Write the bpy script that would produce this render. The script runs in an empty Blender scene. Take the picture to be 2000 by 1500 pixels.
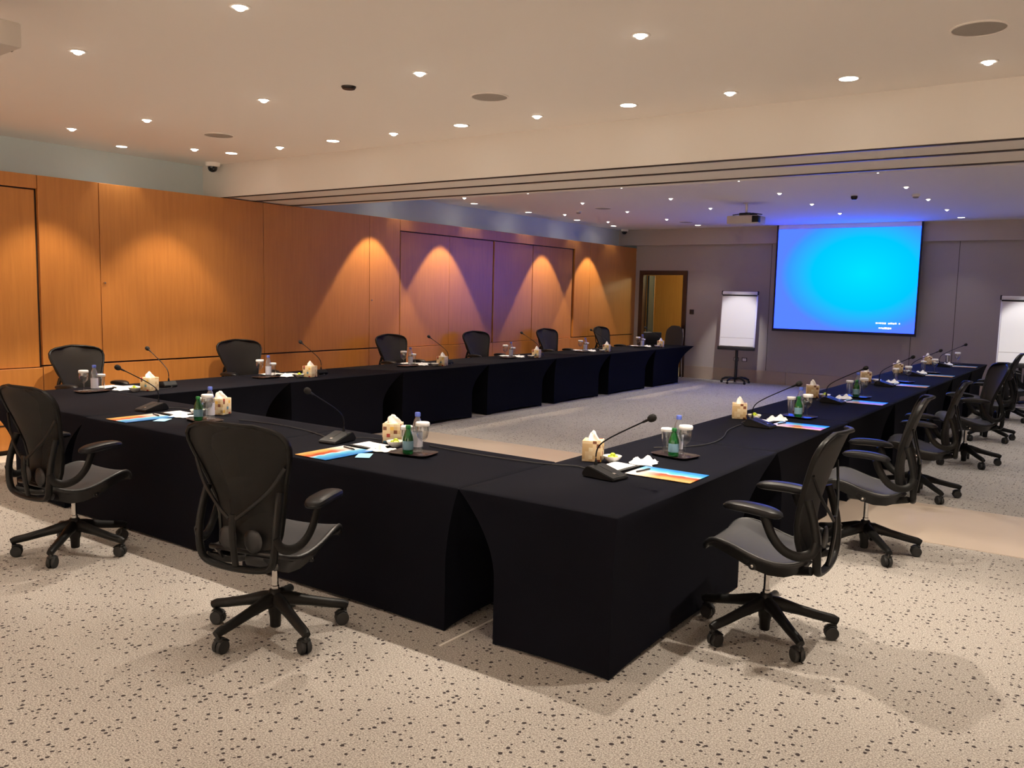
import bpy, bmesh, math, random
from mathutils import Vector, Matrix
random.seed(7)
C = bpy.context.scene.collection
PI = math.pi

# ------------------------------------------------------------------ materials
def srgb(r, g, b):
    f = lambda c: (c/255)/12.92 if c/255 <= .04045 else ((c/255+.055)/1.055)**2.4
    return (f(r), f(g), f(b), 1)

def base_mat(name):
    m = bpy.data.materials.new(name); m.use_nodes = True
    nt = m.node_tree
    return m, nt, nt.nodes['Principled BSDF']

def mat(name, col, rough=.5, metal=0., spec=.5, noise=0., nscale=20., bump=0., sheen=0., coat=0.):
    m, nt, p = base_mat(name)
    p.inputs['Base Color'].default_value = col
    p.inputs['Roughness'].default_value = rough
    p.inputs['Metallic'].default_value = metal
    p.inputs['Specular IOR Level'].default_value = spec
    p.inputs['Sheen Weight'].default_value = sheen
    p.inputs['Coat Weight'].default_value = coat
    if noise or bump:
        tc = nt.nodes.new('ShaderNodeTexCoord'); n = nt.nodes.new('ShaderNodeTexNoise')
        n.inputs['Scale'].default_value = nscale; n.inputs['Detail'].default_value = 4
        nt.links.new(tc.outputs['Object'], n.inputs['Vector'])
        if noise:
            mx = nt.nodes.new('ShaderNodeMix'); mx.data_type = 'RGBA'
            mx.inputs[6].default_value = tuple(c*(1-noise) for c in col[:3])+(1,)
            mx.inputs[7].default_value = tuple(min(1, c*(1+noise)) for c in col[:3])+(1,)
            nt.links.new(n.outputs['Fac'], mx.inputs[0]); nt.links.new(mx.outputs[2], p.inputs['Base Color'])
        if bump:
            b = nt.nodes.new('ShaderNodeBump'); b.inputs['Strength'].default_value = bump
            b.inputs['Distance'].default_value = .01
            nt.links.new(n.outputs['Fac'], b.inputs['Height']); nt.links.new(b.outputs[0], p.inputs['Normal'])
    return m

def emit(name, col, s):
    m = bpy.data.materials.new(name); m.use_nodes = True; nt = m.node_tree
    nt.nodes.clear(); e = nt.nodes.new('ShaderNodeEmission'); o = nt.nodes.new('ShaderNodeOutputMaterial')
    e.inputs[0].default_value = col; e.inputs[1].default_value = s
    nt.links.new(e.outputs[0], o.inputs[0]); return m

def clear(name, tint, gloss=.12, rough=.05, body=None, body_fac=0.):
    """thin clear shell: mostly see-through, with a glancing shine (facing-angle mix)"""
    m = bpy.data.materials.new(name); m.use_nodes = True; nt = m.node_tree; N = nt.nodes; L = nt.links
    N.clear(); o = N.new('ShaderNodeOutputMaterial')
    t = N.new('ShaderNodeBsdfTransparent'); t.inputs[0].default_value = tint
    g = N.new('ShaderNodeBsdfGlossy'); g.inputs['Roughness'].default_value = rough
    lw = N.new('ShaderNodeLayerWeight'); lw.inputs[0].default_value = .35
    ma = N.new('ShaderNodeMath'); ma.operation = 'MULTIPLY_ADD'; ma.inputs[1].default_value = .55; ma.inputs[2].default_value = gloss
    L.new(lw.outputs['Facing'], ma.inputs[0])
    mx = N.new('ShaderNodeMixShader'); L.new(ma.outputs[0], mx.inputs[0]); L.new(t.outputs[0], mx.inputs[1]); L.new(g.outputs[0], mx.inputs[2])
    out = mx
    if body:
        d = N.new('ShaderNodeBsdfDiffuse'); d.inputs[0].default_value = body
        m2 = N.new('ShaderNodeMixShader'); m2.inputs[0].default_value = body_fac
        L.new(mx.outputs[0], m2.inputs[1]); L.new(d.outputs[0], m2.inputs[2]); out = m2
    L.new(out.outputs[0], o.inputs[0]); return m

def carpet_mat():
    m, nt, p = base_mat('speckled_carpet'); N = nt.nodes; L = nt.links
    tc = N.new('ShaderNodeTexCoord')
    n1 = N.new('ShaderNodeTexNoise'); n1.inputs['Scale'].default_value = 130; n1.inputs['Detail'].default_value = 3
    n2 = N.new('ShaderNodeTexNoise'); n2.inputs['Scale'].default_value = 260; n2.inputs['Detail'].default_value = 1
    n3 = N.new('ShaderNodeTexNoise'); n3.inputs['Scale'].default_value = 1.2
    for n in (n1, n2, n3): L.new(tc.outputs['Object'], n.inputs['Vector'])
    r1 = N.new('ShaderNodeValToRGB'); r1.color_ramp.elements[0].position = .36; r1.color_ramp.elements[1].position = .66
    r1.color_ramp.elements[0].color = (.29, .262, .235, 1); r1.color_ramp.elements[1].color = (.58, .54, .495, 1)
    L.new(n1.outputs['Fac'], r1.inputs[0])
    r2 = N.new('ShaderNodeValToRGB'); r2.color_ramp.elements[0].position = .35; r2.color_ramp.elements[1].position = .65
    r2.color_ramp.elements[0].color = (.72, .72, .72, 1); r2.color_ramp.elements[1].color = (1, 1, 1, 1)
    L.new(n2.outputs['Fac'], r2.inputs[0])
    mu = N.new('ShaderNodeMix'); mu.data_type = 'RGBA'; mu.blend_type = 'MULTIPLY'; mu.inputs[0].default_value = 1
    L.new(r1.outputs[0], mu.inputs[6]); L.new(r2.outputs[0], mu.inputs[7])
    # dark flecks: small dots in scattered cells
    v = N.new('ShaderNodeTexVoronoi'); v.inputs['Scale'].default_value = 33; v.inputs['Randomness'].default_value = .85
    nd = N.new('ShaderNodeTexNoise'); nd.inputs['Scale'].default_value = 60
    L.new(tc.outputs['Object'], nd.inputs['Vector'])
    va = N.new('ShaderNodeMix'); va.data_type = 'VECTOR'; va.inputs[0].default_value = .012
    L.new(tc.outputs['Object'], va.inputs[4]); L.new(nd.outputs['Color'], va.inputs[5]); L.new(va.outputs[1], v.inputs['Vector'])
    sep = N.new('ShaderNodeSeparateColor'); L.new(v.outputs['Color'], sep.inputs[0])
    th = N.new('ShaderNodeMath'); th.operation = 'MULTIPLY'; th.inputs[1].default_value = .33; L.new(sep.outputs[0], th.inputs[0])
    lt = N.new('ShaderNodeMath'); lt.operation = 'LESS_THAN'; L.new(v.outputs['Distance'], lt.inputs[0]); L.new(th.outputs[0], lt.inputs[1])
    mx = N.new('ShaderNodeMix'); mx.data_type = 'RGBA'; mx.inputs[7].default_value = (.055, .045, .045, 1)
    L.new(lt.outputs[0], mx.inputs[0]); L.new(mu.outputs[2], mx.inputs[6])
    L.new(mx.outputs[2], p.inputs['Base Color'])
    p.inputs['Roughness'].default_value = 1; p.inputs['Specular IOR Level'].default_value = .1
    b = N.new('ShaderNodeBump'); b.inputs['Strength'].default_value = .6; b.inputs['Distance'].default_value = .01
    L.new(n1.outputs['Fac'], b.inputs['Height']); L.new(b.outputs[0], p.inputs['Normal'])
    return m

def wood_mat(name, c1, c2, rough=.36):
    m, nt, p = base_mat(name); N = nt.nodes; L = nt.links
    tc = N.new('ShaderNodeTexCoord'); mp = N.new('ShaderNodeMapping'); mp.inputs['Scale'].default_value = (14, 14, .9)
    L.new(tc.outputs['Object'], mp.inputs[0])
    n = N.new('ShaderNodeTexNoise'); n.inputs['Scale'].default_value = 2.2; n.inputs['Detail'].default_value = 6; n.inputs['Roughness'].default_value = .6
    L.new(mp.outputs[0], n.inputs['Vector'])
    r = N.new('ShaderNodeValToRGB'); r.color_ramp.elements[0].position = .3; r.color_ramp.elements[1].position = .72
    r.color_ramp.elements[0].color = c1; r.color_ramp.elements[1].color = c2
    L.new(n.outputs['Fac'], r.inputs[0]); L.new(r.outputs[0], p.inputs['Base Color'])
    p.inputs['Roughness'].default_value = rough; p.inputs['Specular IOR Level'].default_value = .6
    return m

def mosaic_mat():
    m, nt, p = base_mat('tissue_box_print'); N = nt.nodes; L = nt.links
    tc = N.new('ShaderNodeTexCoord'); mp = N.new('ShaderNodeMapping'); mp.inputs['Scale'].default_value = (42, 42, 42); mp.inputs['Location'].default_value = (.33, .21, .4)
    L.new(tc.outputs['Object'], mp.inputs[0])
    fl = N.new('ShaderNodeVectorMath'); fl.operation = 'FLOOR'; L.new(mp.outputs[0], fl.inputs[0])
    w = N.new('ShaderNodeTexWhiteNoise'); L.new(fl.outputs[0], w.inputs['Vector'])
    r = N.new('ShaderNodeValToRGB'); cr = r.color_ramp; cr.interpolation = 'CONSTANT'
    cr.elements[0].position = 0; cr.elements[0].color = srgb(222, 200, 160)
    cr.elements[1].position = .45; cr.elements[1].color = srgb(205, 176, 130)
    for pos, c in ((.68, srgb(228, 214, 180)), (.86, srgb(120, 70, 45)), (.91, srgb(90, 135, 160)), (.95, srgb(165, 50, 35)), (.975, srgb(225, 180, 80))):
        e = cr.elements.new(pos); e.color = c
    L.new(w.outputs['Value'], r.inputs[0]); L.new(r.outputs[0], p.inputs['Base Color']); p.inputs['Roughness'].default_value = .55
    return m

def folder_mat():
    """printed cover: sky blue strip, red rocks and sand strip, pale end"""
    m, nt, p = base_mat('printed_folder_cover'); N = nt.nodes; L = nt.links
    tc = N.new('ShaderNodeTexCoord'); s = N.new('ShaderNodeSeparateXYZ'); L.new(tc.outputs['Object'], s.inputs[0])
    n = N.new('ShaderNodeTexNoise'); n.inputs['Scale'].default_value = 14; n.inputs['Detail'].default_value = 3; L.new(tc.outputs['Object'], n.inputs['Vector'])
    a = N.new('ShaderNodeMath'); a.operation = 'MULTIPLY_ADD'; a.inputs[1].default_value = .09; L.new(n.outputs['Fac'], a.inputs[0]); L.new(s.outputs['X'], a.inputs[2])
    mr = N.new('ShaderNodeMapRange'); mr.inputs[1].default_value = -.08; mr.inputs[2].default_value = .17; L.new(a.outputs[0], mr.inputs[0])
    r = N.new('ShaderNodeValToRGB'); cr = r.color_ramp
    cr.elements[0].position = 0; cr.elements[0].color = srgb(226, 180, 110)
    cr.elements[1].position = 1; cr.elements[1].color = srgb(20, 120, 200)
    for pos, c in ((.2, srgb(222, 150, 80)), (.32, srgb(185, 75, 45)), (.46, srgb(190, 90, 60)), (.52, srgb(205, 225, 235)), (.62, srgb(90, 190, 230))):
        e = cr.elements.new(pos); e.color = c
    L.new(mr.outputs[0], r.inputs[0])
    my = N.new('ShaderNodeMapRange'); my.inputs[1].default_value = .02; my.inputs[2].default_value = .17; L.new(s.outputs['Y'], my.inputs[0])
    mm = N.new('ShaderNodeMath'); mm.operation = 'MULTIPLY'
    lx = N.new('ShaderNodeMapRange'); lx.inputs[1].default_value = .06; lx.inputs[2].default_value = -.02; L.new(s.outputs['X'], lx.inputs[0])
    L.new(my.outputs[0], mm.inputs[0]); L.new(lx.outputs[0], mm.inputs[1])
    mx = N.new('ShaderNodeMix'); mx.data_type = 'RGBA'; mx.inputs[7].default_value = srgb(235, 228, 225)
    L.new(mm.outputs[0], mx.inputs[0]); L.new(r.outputs[0], mx.inputs[6])
    L.new(mx.outputs[2], p.inputs['Base Color']); p.inputs['Roughness'].default_value = .3
    return m

def screen_mat():
    """projected picture: cyan-blue field, paler and more violet towards the sides and the lower corner"""
    m = bpy.data.materials.new('projected_picture'); m.use_nodes = True; nt = m.node_tree; N = nt.nodes; L = nt.links; N.clear()
    tc = N.new('ShaderNodeTexCoord'); mp = N.new('ShaderNodeMapping')
    mp.inputs['Location'].default_value = (-.22, 0, -.12); mp.inputs['Scale'].default_value = (.62, 1, .86)
    L.new(tc.outputs['Object'], mp.inputs[0])
    ln = N.new('ShaderNodeVectorMath'); ln.operation = 'LENGTH'; L.new(mp.outputs[0], ln.inputs[0])
    r = N.new('ShaderNodeValToRGB'); cr = r.color_ramp
    cr.elements[0].position = .0; cr.elements[0].color = (0, .80, 1, 1)
    cr.elements[1].position = 1.; cr.elements[1].color = (.12, .25, .95, 1)
    e = cr.elements.new(.6); e.color = (0, .62, 1, 1)
    e = cr.elements.new(.9); e.color = (.05, .35, 1, 1)
    L.new(ln.outputs['Value'], r.inputs[0])
    b = N.new('ShaderNodeMix'); b.data_type = 'RGBA'; b.blend_type = 'MULTIPLY'; b.inputs[0].default_value = 1; b.inputs[7].default_value = (.8, .9, 5.2, 1)
    b.clamp_result = False
    L.new(r.outputs[0], b.inputs[6])
    em = N.new('ShaderNodeEmission'); L.new(b.outputs[2], em.inputs[0]); em.inputs[1].default_value = SCREEN
    o = N.new('ShaderNodeOutputMaterial'); L.new(em.outputs[0], o.inputs[0]); return m

SCREEN = .84
M = dict(
    carpet=carpet_mat(),
    stone=mat('beige_stone', (.56, .46, .37, 1), .28, spec=.5, noise=.06, nscale=3),
    marble=mat('pale_marble', (.8, .76, .7, 1), .3, noise=.05, nscale=4),
    ceiling=mat('ceiling_paint', (.90, .85, .80, 1), .8, spec=.2),
    beam=mat('beam_paint', (.78, .74, .69, 1), .8, spec=.2),
    upper=mat('upper_wall_paint', (.64, .71, .72, 1), .85, spec=.2),
    fabric=mat('taupe_wall_fabric', (.42, .38, .35, 1), .9, noise=.08, nscale=80, spec=.2),
    soffit=mat('soffit_paint', (.50, .44, .40, 1), .85, spec=.2),
    skirt=mat('stone_skirting', (.42, .34, .27, 1), .4, noise=.08, nscale=3),
    groove=mat('dark_groove', (.03, .015, .008, 1), .7),
    track=mat('dark_track', (.045, .03, .025, 1), .35, metal=.3),
    wood=wood_mat('maple_veneer', (.50, .190, .040, 1), (.585, .235, .052, 1)),
    wood2=wood_mat('maple_veneer_door', (.52, .20, .042, 1), (.61, .25, .055, 1)),
    darkwood=wood_mat('dark_door_casing', (.030, .010, .006, 1), (.055, .018, .010, 1)),
    cloth=mat('black_stretch_fabric', (.0050, .0052, .0086, 1), .85, sheen=.0, noise=.12, nscale=6, spec=.06),
    plastic=mat('black_plastic', (.010, .010, .011, 1), .42, noise=.15, nscale=30),
    chairframe=mat('graphite_frame', (.0085, .0084, .0082, 1), .42, spec=.22, noise=.1, nscale=20),
    rubber=mat('black_rubber', (.012, .012, .012, 1), .6),
    steel=mat('polished_steel', (.62, .60, .58, 1), .22, metal=1),
    padm=mat('arm_pad_vinyl', (.0085, .009, .0105, 1), .38, spec=.3),
    micm=mat('microphone_body', (.0065, .007, .008, 1), .45, spec=.3, noise=.15, nscale=60),
    foam=mat('microphone_foam', (.012, .011, .011, 1), .95, bump=.6, nscale=300),
    white=mat('white_paper', (.88, .88, .88, 1), .7),
    board=mat('easel_board', (.84, .84, .86, 1), .5),
    tissue=mat('tissue_paper', (.86, .82, .77, 1), .9),
    bowl=mat('white_china', (.82, .81, .78, 1), .15),
    fruit=mat('green_fruit', srgb(170, 190, 40), .35, noise=.2, nscale=60),
    fruit2=mat('yellow_fruit', srgb(215, 205, 110), .4, noise=.2, nscale=60),
    paleblue=mat('pale_blue_card', srgb(150, 205, 235), .5),
    tray=mat('dark_tray', (.030, .018, .016, 1), .35),
    glass=clear('clear_glass', (.96, .97, .97, 1), .07),
    pet=clear('clear_plastic', (.90, .92, .95, 1), .10, body=(.55, .57, .62, 1), body_fac=.12),
    green=clear('green_glass', (.03, .38, .11, 1), .10, body=(.006, .20, .045, 1), body_fac=.4),
    cap=mat('blue_cap', srgb(90, 110, 200), .4),
    gcap=mat('green_cap', srgb(20, 110, 50), .4),
    label=mat('pale_bottle_label', srgb(205, 205, 220), .6, noise=.1, nscale=90),
    label2=mat('blue_grey_bottle_label', srgb(120, 160, 180), .6, noise=.08, nscale=90),
    box=mosaic_mat(), folder=folder_mat(),
    projector=mat('projector_shell', (.62, .56, .50, 1), .5),
    darkglass=mat('dark_glass', (.01, .01, .012, 1), .1),
    grille=mat('speaker_grille', (.40, .36, .32, 1), .7, bump=.5, nscale=250),
    switch=mat('dark_switch', (.02, .012, .01, 1), .4),
    chairtan=mat('grey_upholstery', (.07, .065, .055, 1), .9, noise=.1, nscale=60),
    lamp=emit('lamp_glow', (1, .93, .80, 1), 14), lampdim=emit('lamp_glow_far', (1, .95, .88, 1), 6),
    text=emit('caption_glow', (1, 1, 1, 1), 1.0),
    corridor=mat('corridor_green_glass', (.03, .05, .05, 1), .3),
)
def mesh_mat(name, col, alpha):
    m, nt, p = base_mat(name); N = nt.nodes; L = nt.links
    p.inputs['Base Color'].default_value = col; p.inputs['Roughness'].default_value = .6; p.inputs['Specular IOR Level'].default_value = .2; p.inputs['Sheen Weight'].default_value = .04
    t = N.new('ShaderNodeBsdfTransparent'); mx = N.new('ShaderNodeMixShader'); mx.inputs[0].default_value = alpha
    o = N['Material Output']; L.new(t.outputs[0], mx.inputs[1]); L.new(p.outputs[0], mx.inputs[2]); L.new(mx.outputs[0], o.inputs[0])
    return m
M['mesh'] = mesh_mat('woven_mesh', (.0135, .0128, .012, 1), .88)
M['seatmesh'] = mesh_mat('woven_seat_mesh', (.046, .046, .050, 1), .97)
M['picture'] = screen_mat()

# ------------------------------------------------------------------ mesh builder
class MB:
    def __init__(s): s.bm = bmesh.new()
    def _xf(s, vs, T):
        if T is not None:
            for v in vs: v.co = T @ v.co
    def box(s, x0, x1, y0, y1, z0, z1, bevel=0., T=None, seg=2):
        r = bmesh.ops.create_cube(s.bm, size=1); vs = r['verts']
        for v in vs: v.co = Vector(((x0+x1)/2+v.co.x*(x1-x0), (y0+y1)/2+v.co.y*(y1-y0), (z0+z1)/2+v.co.z*(z1-z0)))
        if bevel:
            es = list({e for v in vs for e in v.link_edges})
            r2 = bmesh.ops.bevel(s.bm, geom=es, offset=bevel, segments=seg, affect='EDGES', profile=.5)
            vs = [v for v in r2['verts']]
        s._xf(vs, T); return s
    def lathe(s, prof, n=20, T=None, cap0=True, cap1=True):
        rings = []
        for r, z in prof:
            rings.append([s.bm.verts.new((r*math.cos(2*PI*i/n), r*math.sin(2*PI*i/n), z)) for i in range(n)])
        for a, b in zip(rings, rings[1:]):
            for i in range(n): s.bm.faces.new((a[i], a[(i+1) % n], b[(i+1) % n], b[i]))
        if cap0: s.bm.faces.new(rings[0][::-1])
        if cap1: s.bm.faces.new(rings[-1])
        s._xf([v for r in rings for v in r], T); return s
    def tube(s, pts, r, n=8, closed=False, up=(0, 0, 1), T=None):
        """sweep; r = number, (rx,ry) or a list of them; ry lies along `up`"""
        P = [Vector(p) for p in pts]; m = len(P); rings = []; up = Vector(up)
        for i, p in enumerate(P):
            if closed: d = P[(i+1) % m]-P[i-1]
            else: d = P[min(i+1, m-1)]-P[max(i-1, 0)]
            d.normalize(); side = d.cross(up)
            if side.length < 1e-3: side = d.cross(Vector((0, 1, 0)))
            side.normalize(); u = side.cross(d)
            rr = r[i] if isinstance(r, list) else r
            rx, ry = rr if isinstance(rr, tuple) else (rr, rr)
            rings.append([s.bm.verts.new(p+side*(rx*math.cos(2*PI*k/n))+u*(ry*math.sin(2*PI*k/n))) for k in range(n)])
        for i in range(m if closed else m-1):
            a, b = rings[i], rings[(i+1) % m]
            for k in range(n): s.bm.faces.new((a[k], a[(k+1) % n], b[(k+1) % n], b[k]))
        if not closed: s.bm.faces.new(rings[0][::-1]); s.bm.faces.new(rings[-1])
        s._xf([v for r_ in rings for v in r_], T); return s
    def grid(s, fn, nu, nv, thick=0., T=None):
        V = [[s.bm.verts.new(fn(i/nu, j/nv)) for j in range(nv+1)] for i in range(nu+1)]
        F = [s.bm.faces.new((V[i][j], V[i+1][j], V[i+1][j+1], V[i][j+1])) for i in range(nu) for j in range(nv)]
        vs = [v for r in V for v in r]
        if thick:
            for f in F: f.normal_update()
            r = bmesh.ops.solidify(s.bm, geom=F, thickness=thick)
            vs = vs+[g for g in r['geom'] if isinstance(g, bmesh.types.BMVert) and g not in vs]
        s._xf(vs, T); return s
    def prism(s, poly, x0, x1, T=None, bevel=0.):
        """polygon in (y,z) extruded along x"""
        a = [s.bm.verts.new((x0, y, z)) for y, z in poly]; b = [s.bm.verts.new((x1, y, z)) for y, z in poly]; n = len(poly)
        s.bm.faces.new(a[::-1]); s.bm.faces.new(b)
        for i in range(n): s.bm.faces.new((a[i], a[(i+1) % n], b[(i+1) % n], b[i]))
        vs = a+b
        if bevel:
            es = list({e for v in vs for e in v.link_edges})
            vs = bmesh.ops.bevel(s.bm, geom=es, offset=bevel, segments=2, affect='EDGES')['verts']
        s._xf(vs, T); return s
    def ball(s, c, r, T=None, u=12, v=8):
        rx, ry, rz = r if isinstance(r, tuple) else (r, r, r)
        q = bmesh.ops.create_uvsphere(s.bm, u_segments=u, v_segments=v, radius=1)['verts']
        for w in q: w.co = Vector((c[0]+w.co.x*rx, c[1]+w.co.y*ry, c[2]+w.co.z*rz))
        s._xf(q, T); return s
    def build(s, name, m, parent=None, smooth=True, ang=40):
        bmesh.ops.recalc_face_normals(s.bm, faces=s.bm.faces[:])
        me = bpy.data.meshes.new(name); s.bm.to_mesh(me); s.bm.free()
        me.materials.append(m)
        if smooth:
            me.shade_smooth()
            try: me.set_sharp_from_angle(angle=math.radians(ang))
            except Exception: pass
        o = bpy.data.objects.new(name, me); C.objects.link(o)
        if parent is not None: o.parent = parent
        return o

def empty(name, loc=(0, 0, 0), rz=0):
    o = bpy.data.objects.new(name, None); C.objects.link(o); o.location = loc; o.rotation_euler = (0, 0, rz)
    o.empty_display_size = .1; return o
def tag(o, label=None, cat=None, group=None, kind=None):
    if label: o['label'] = label
    if cat: o['category'] = cat
    if group: o['group'] = group
    if kind: o['kind'] = kind
    return o
KIDS = {}
def kids(o): return [c for c in C.objects if c.parent == o]
def copy_tree(o, parent=None):
    c = o.copy(); C.objects.link(c)
    if parent is not None: c.parent = parent
    ks = KIDS.get(o.name)
    if ks is None: ks = KIDS[o.name] = kids(o)
    for ch in ks: copy_tree(ch, c)
    return c
class Proto:
    def __init__(s, root):
        s.root = root; s.used = False; s.cache(root)
    def cache(s, o):
        KIDS[o.name] = kids(o)
        for c in KIDS[o.name]: s.cache(c)
    def put(s, loc, rz, label, group=None, scale=None):
        o = s.root if not s.used else copy_tree(s.root)
        s.used = True
        o.location = loc; o.rotation_euler = (0, 0, rz)
        if scale: o.scale = scale
        o['label'] = label
        if group: o['group'] = group
        return o
def struct(name, mb, m, parent=None, smooth=False):
    o = mb.build(name, m, parent, smooth=smooth)
    if parent is None: o['kind'] = 'structure'
    return o

# ------------------------------------------------------------------ room
XW, XU, XR = -9.18, -9.6, 3.4            # wood face, upper wall, right wall
YB, YF = -4.0, 17.8                      # back and far wall
H, WT = 3.27, 2.865                      # ceiling, wood top
SY0, SY1 = 6.85, 8.18                    # stone band under the beam

struct('floor', MB().box(XU, XR, YB, YF+3.2, -.12, 0), M['carpet'])
struct('trim_1', MB().box(XW+.34, XR, SY0, SY1, -.01, .004), M['stone'])
struct('trim_2', MB().box(XW, XW+.34, YB, YF, -.01, .005), M['marble'])
struct('trim_3', MB().box(-2.662, -2.65, 3.18, 4.6, -.01, .004), M['marble'])
struct('ceiling', MB().box(XU-.2, XR+.2, YB-.2, YF+.2, H, H+.15), M['ceiling'])
struct('wall_right', MB().box(XR, XR+.15, YB, YF, 0, H), M['ceiling'])
struct('wall_back', MB().box(XU, XR, YB-.15, YB, 0, H), M['ceiling'])
struct('wall_upper_left', MB().box(XU-.2, XU, YB, YF, WT-.3, H), M['upper'])
struct('trim_4', MB().box(XU, XW-.02, YB, YF, WT-.06, WT-.012), M['upper'])

# wood wall: dark backing with veneered panels standing on it
wl = struct('wall_left', MB().box(XW-.14, XW-.045, YB, YF, 0, WT-.012), M['groove'])
def panel(y0, y1, z0, z1, face=0., g=.004, m='wood'):
    p = MB().box(XW-.05, XW+face, y0+g, y1-g, z0+g, z1-g, .002, seg=1)
    return struct('panel', p, M[m], wl)
up = [(4.47, 5.12), (5.12, 7.32), (7.32, 9.25), (9.25, 9.91), (15.1, 15.72), (15.72, YF)]
for a, b in up:
    panel(a, b, .905, WT)
for a, b in ((4.47, 5.12), (5.12, 7.32), (7.32, 9.25), (9.25, 9.91), (9.91, 12.35), (12.35, 15.0), (15.0, 15.72), (15.72, YF), (1.6, 4.47), (YB, 1.6)):
    panel(a, b, .31, .895 if not (9.9 < a < 15 or a < 4) else .885)
    panel(a, b, .05, .305)
panel(9.91, 15.1, 2.69, WT); panel(1.6, 4.47, 2.72, WT); panel(YB, 1.6, .9, WT)
for nm, sets in (('door_1', [(1.64, 4.455)]), ('door_2', [(9.95, 11.14), (11.138, 12.35)]), ('door_3', [(12.37, 13.59)]), ('door_4', [(13.62, 15.06)])):
    d = None
    for a, b in sets:
        q = MB().box(XW-.06, XW-(.025 if nm != 'door_3' else .012), a, b-.006, .89, 2.68 if nm != 'door_1' else 2.71, .002, seg=1)
        if d is None: d = struct(nm, q, M['wood2'])
        else: struct('leaf', q, M['wood2'], d)
k = MB().lathe([(.012, 0), (.012, .012), (.009, .02)], 12, T=Matrix.Translation((XW, 5.16, 1.78)) @ Matrix.Rotation(PI/2, 4, 'Y')).build('panel_knob', M['steel'], wl)
k = MB().lathe([(.012, 0), (.012, .012), (.009, .02)], 12, T=Matrix.Translation((XW, 9.29, 1.62)) @ Matrix.Rotation(PI/2, 4, 'Y')).build('panel_knob', M['steel'], wl)
struct('trim_5', MB().box(XW-.03, XW+.004, YB, YF, .302, .312), M['groove'])

# beam with its three partition tracks
bm_ = struct('trim_6', MB().box(XU, XR, 6.72, 8.0, 2.872, H), M['beam'])
for y0, y1 in ((6.735, 6.765), (7.20, 7.24), (7.78, 7.82)):
    struct('track', MB().box(XU, XR, y0, y1, 2.862, 2.876), M['track'], bm_)

# far wall with its opening
DX0, DX1, DZ = -9.0, -7.97, 2.27
far = MB().box(XW, DX0, YF, YF+.15, 0, H).box(DX1, XR, YF, YF+.15, 0, H).box(DX0, DX1, YF, YF+.15, DZ, H)
struct('wall_far', far, M['fabric'])
struct('trim_7', MB().box(XU, XR, YF-.09, YF+.01, 2.915, H), M['soffit'])
struct('baseboard_far', MB().box(DX1+.08, -5.62, YF-.025, YF, 0, .266).box(-5.615, XR, YF-.025, YF, 0, .262), M['skirt'])
sm = MB()
for x in (-3.28, -2.55, -6.05): sm.box(x-.004, x+.004, YF-.004, YF+.01, .27, 2.91)
struct('trim_8', sm, M['groove'])
dc = MB().box(DX0-.07, DX0+.03, YF-.03, YF+.16, 0, DZ+.08, .004).box(DX1-.03, DX1+.07, YF-.03, YF+.16, 0, DZ+.08, .004).box(DX0-.07, DX1+.07, YF-.031, YF+.161, DZ-.01, DZ+.085, .004)
d5 = struct('door_5', dc, M['darkwood'])
struct('door_leaf', MB().box(DX0+.04, DX0+.085, YF+.17, YF+.44, .02, DZ-.02, .004), M['corridor'], d5)
struct('edge_strip', MB().box(DX0+.09, DX0+.10, YF+.42, YF+.44, .02, DZ-.02), M['steel'], d5)
struct('wall_corridor', MB().box(-11.5, -5.5, YF+2.4, YF+2.5, 0, 2.8), M['wood'])
struct('ceiling_corridor', MB().box(-11.5, -5.5, YF+.16, YF+2.6, 2.7, 2.8), M['ceiling'])
struct('wall_corridor_side', MB().box(-11.6, -11.5, YF+.16, YF+2.6, 0, 2.8).box(-5.5, -5.4, YF+.16, YF+2.6, 0, 2.8), M['upper'])

# ------------------------------------------------------------------ lights and ceiling fittings
def ordn(n): return ('first', 'second', 'third', 'fourth', 'fifth', 'sixth', 'seventh', 'eighth', 'ninth', 'tenth', 'eleventh', 'twelfth')[n]
WARM = (1.0, .87, .72); WARM2 = (1.0, .80, .58); COOL = (1.0, .93, .86)
def make_down(lens, r, wide):
    root = empty('downlight'); tag(root, 'x', 'ceiling light')
    T = Matrix.Rotation(PI, 4, 'X')
    MB().lathe([(r, -.002), (r+.018, 0), (r+.020, .003), (r+.014, .006), (r, .004)], 24, T=T, cap0=False, cap1=False).build('trim_ring', M['ceiling'], root)
    if wide: MB().lathe([(r+.002, .001), (r+.002, .0035), (.01, .0035)], 24, T=T).build('lens', lens, root)
    else: MB().lathe([(r+.002, 0), (r+.002, .002), (r*.72, .004), (r*.6, .016), (r*.3, .022), (.003, .023)], 24, T=T).build('lens', lens, root)
    return Proto(root)
down_spot = make_down(M['lamp'], .040, False)
down_wide = make_down(M['lamp'], .062, True)
down_far = make_down(M['lampdim'], .032, False)
down_farw = make_down(M['lamp'], .055, True)
LDATA = {}
def spot(kind, x, y, z=H-.035, aim=None):
    if kind not in LDATA:
        e, ang, bl, col = LK[kind]
        d = bpy.data.lights.new('lamp_'+kind, 'SPOT'); d.energy = e; d.spot_size = math.radians(ang); d.spot_blend = bl
        d.color = col; d.shadow_soft_size = .028; LDATA[kind] = d
    o = bpy.data.objects.new('lamp', LDATA[kind]); C.objects.link(o); o.location = (x, y, z)
    if aim: o.rotation_euler = (Vector(aim)-Vector((x, y, z))).to_track_quat('-Z', 'Y').to_euler()
    return o
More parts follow.
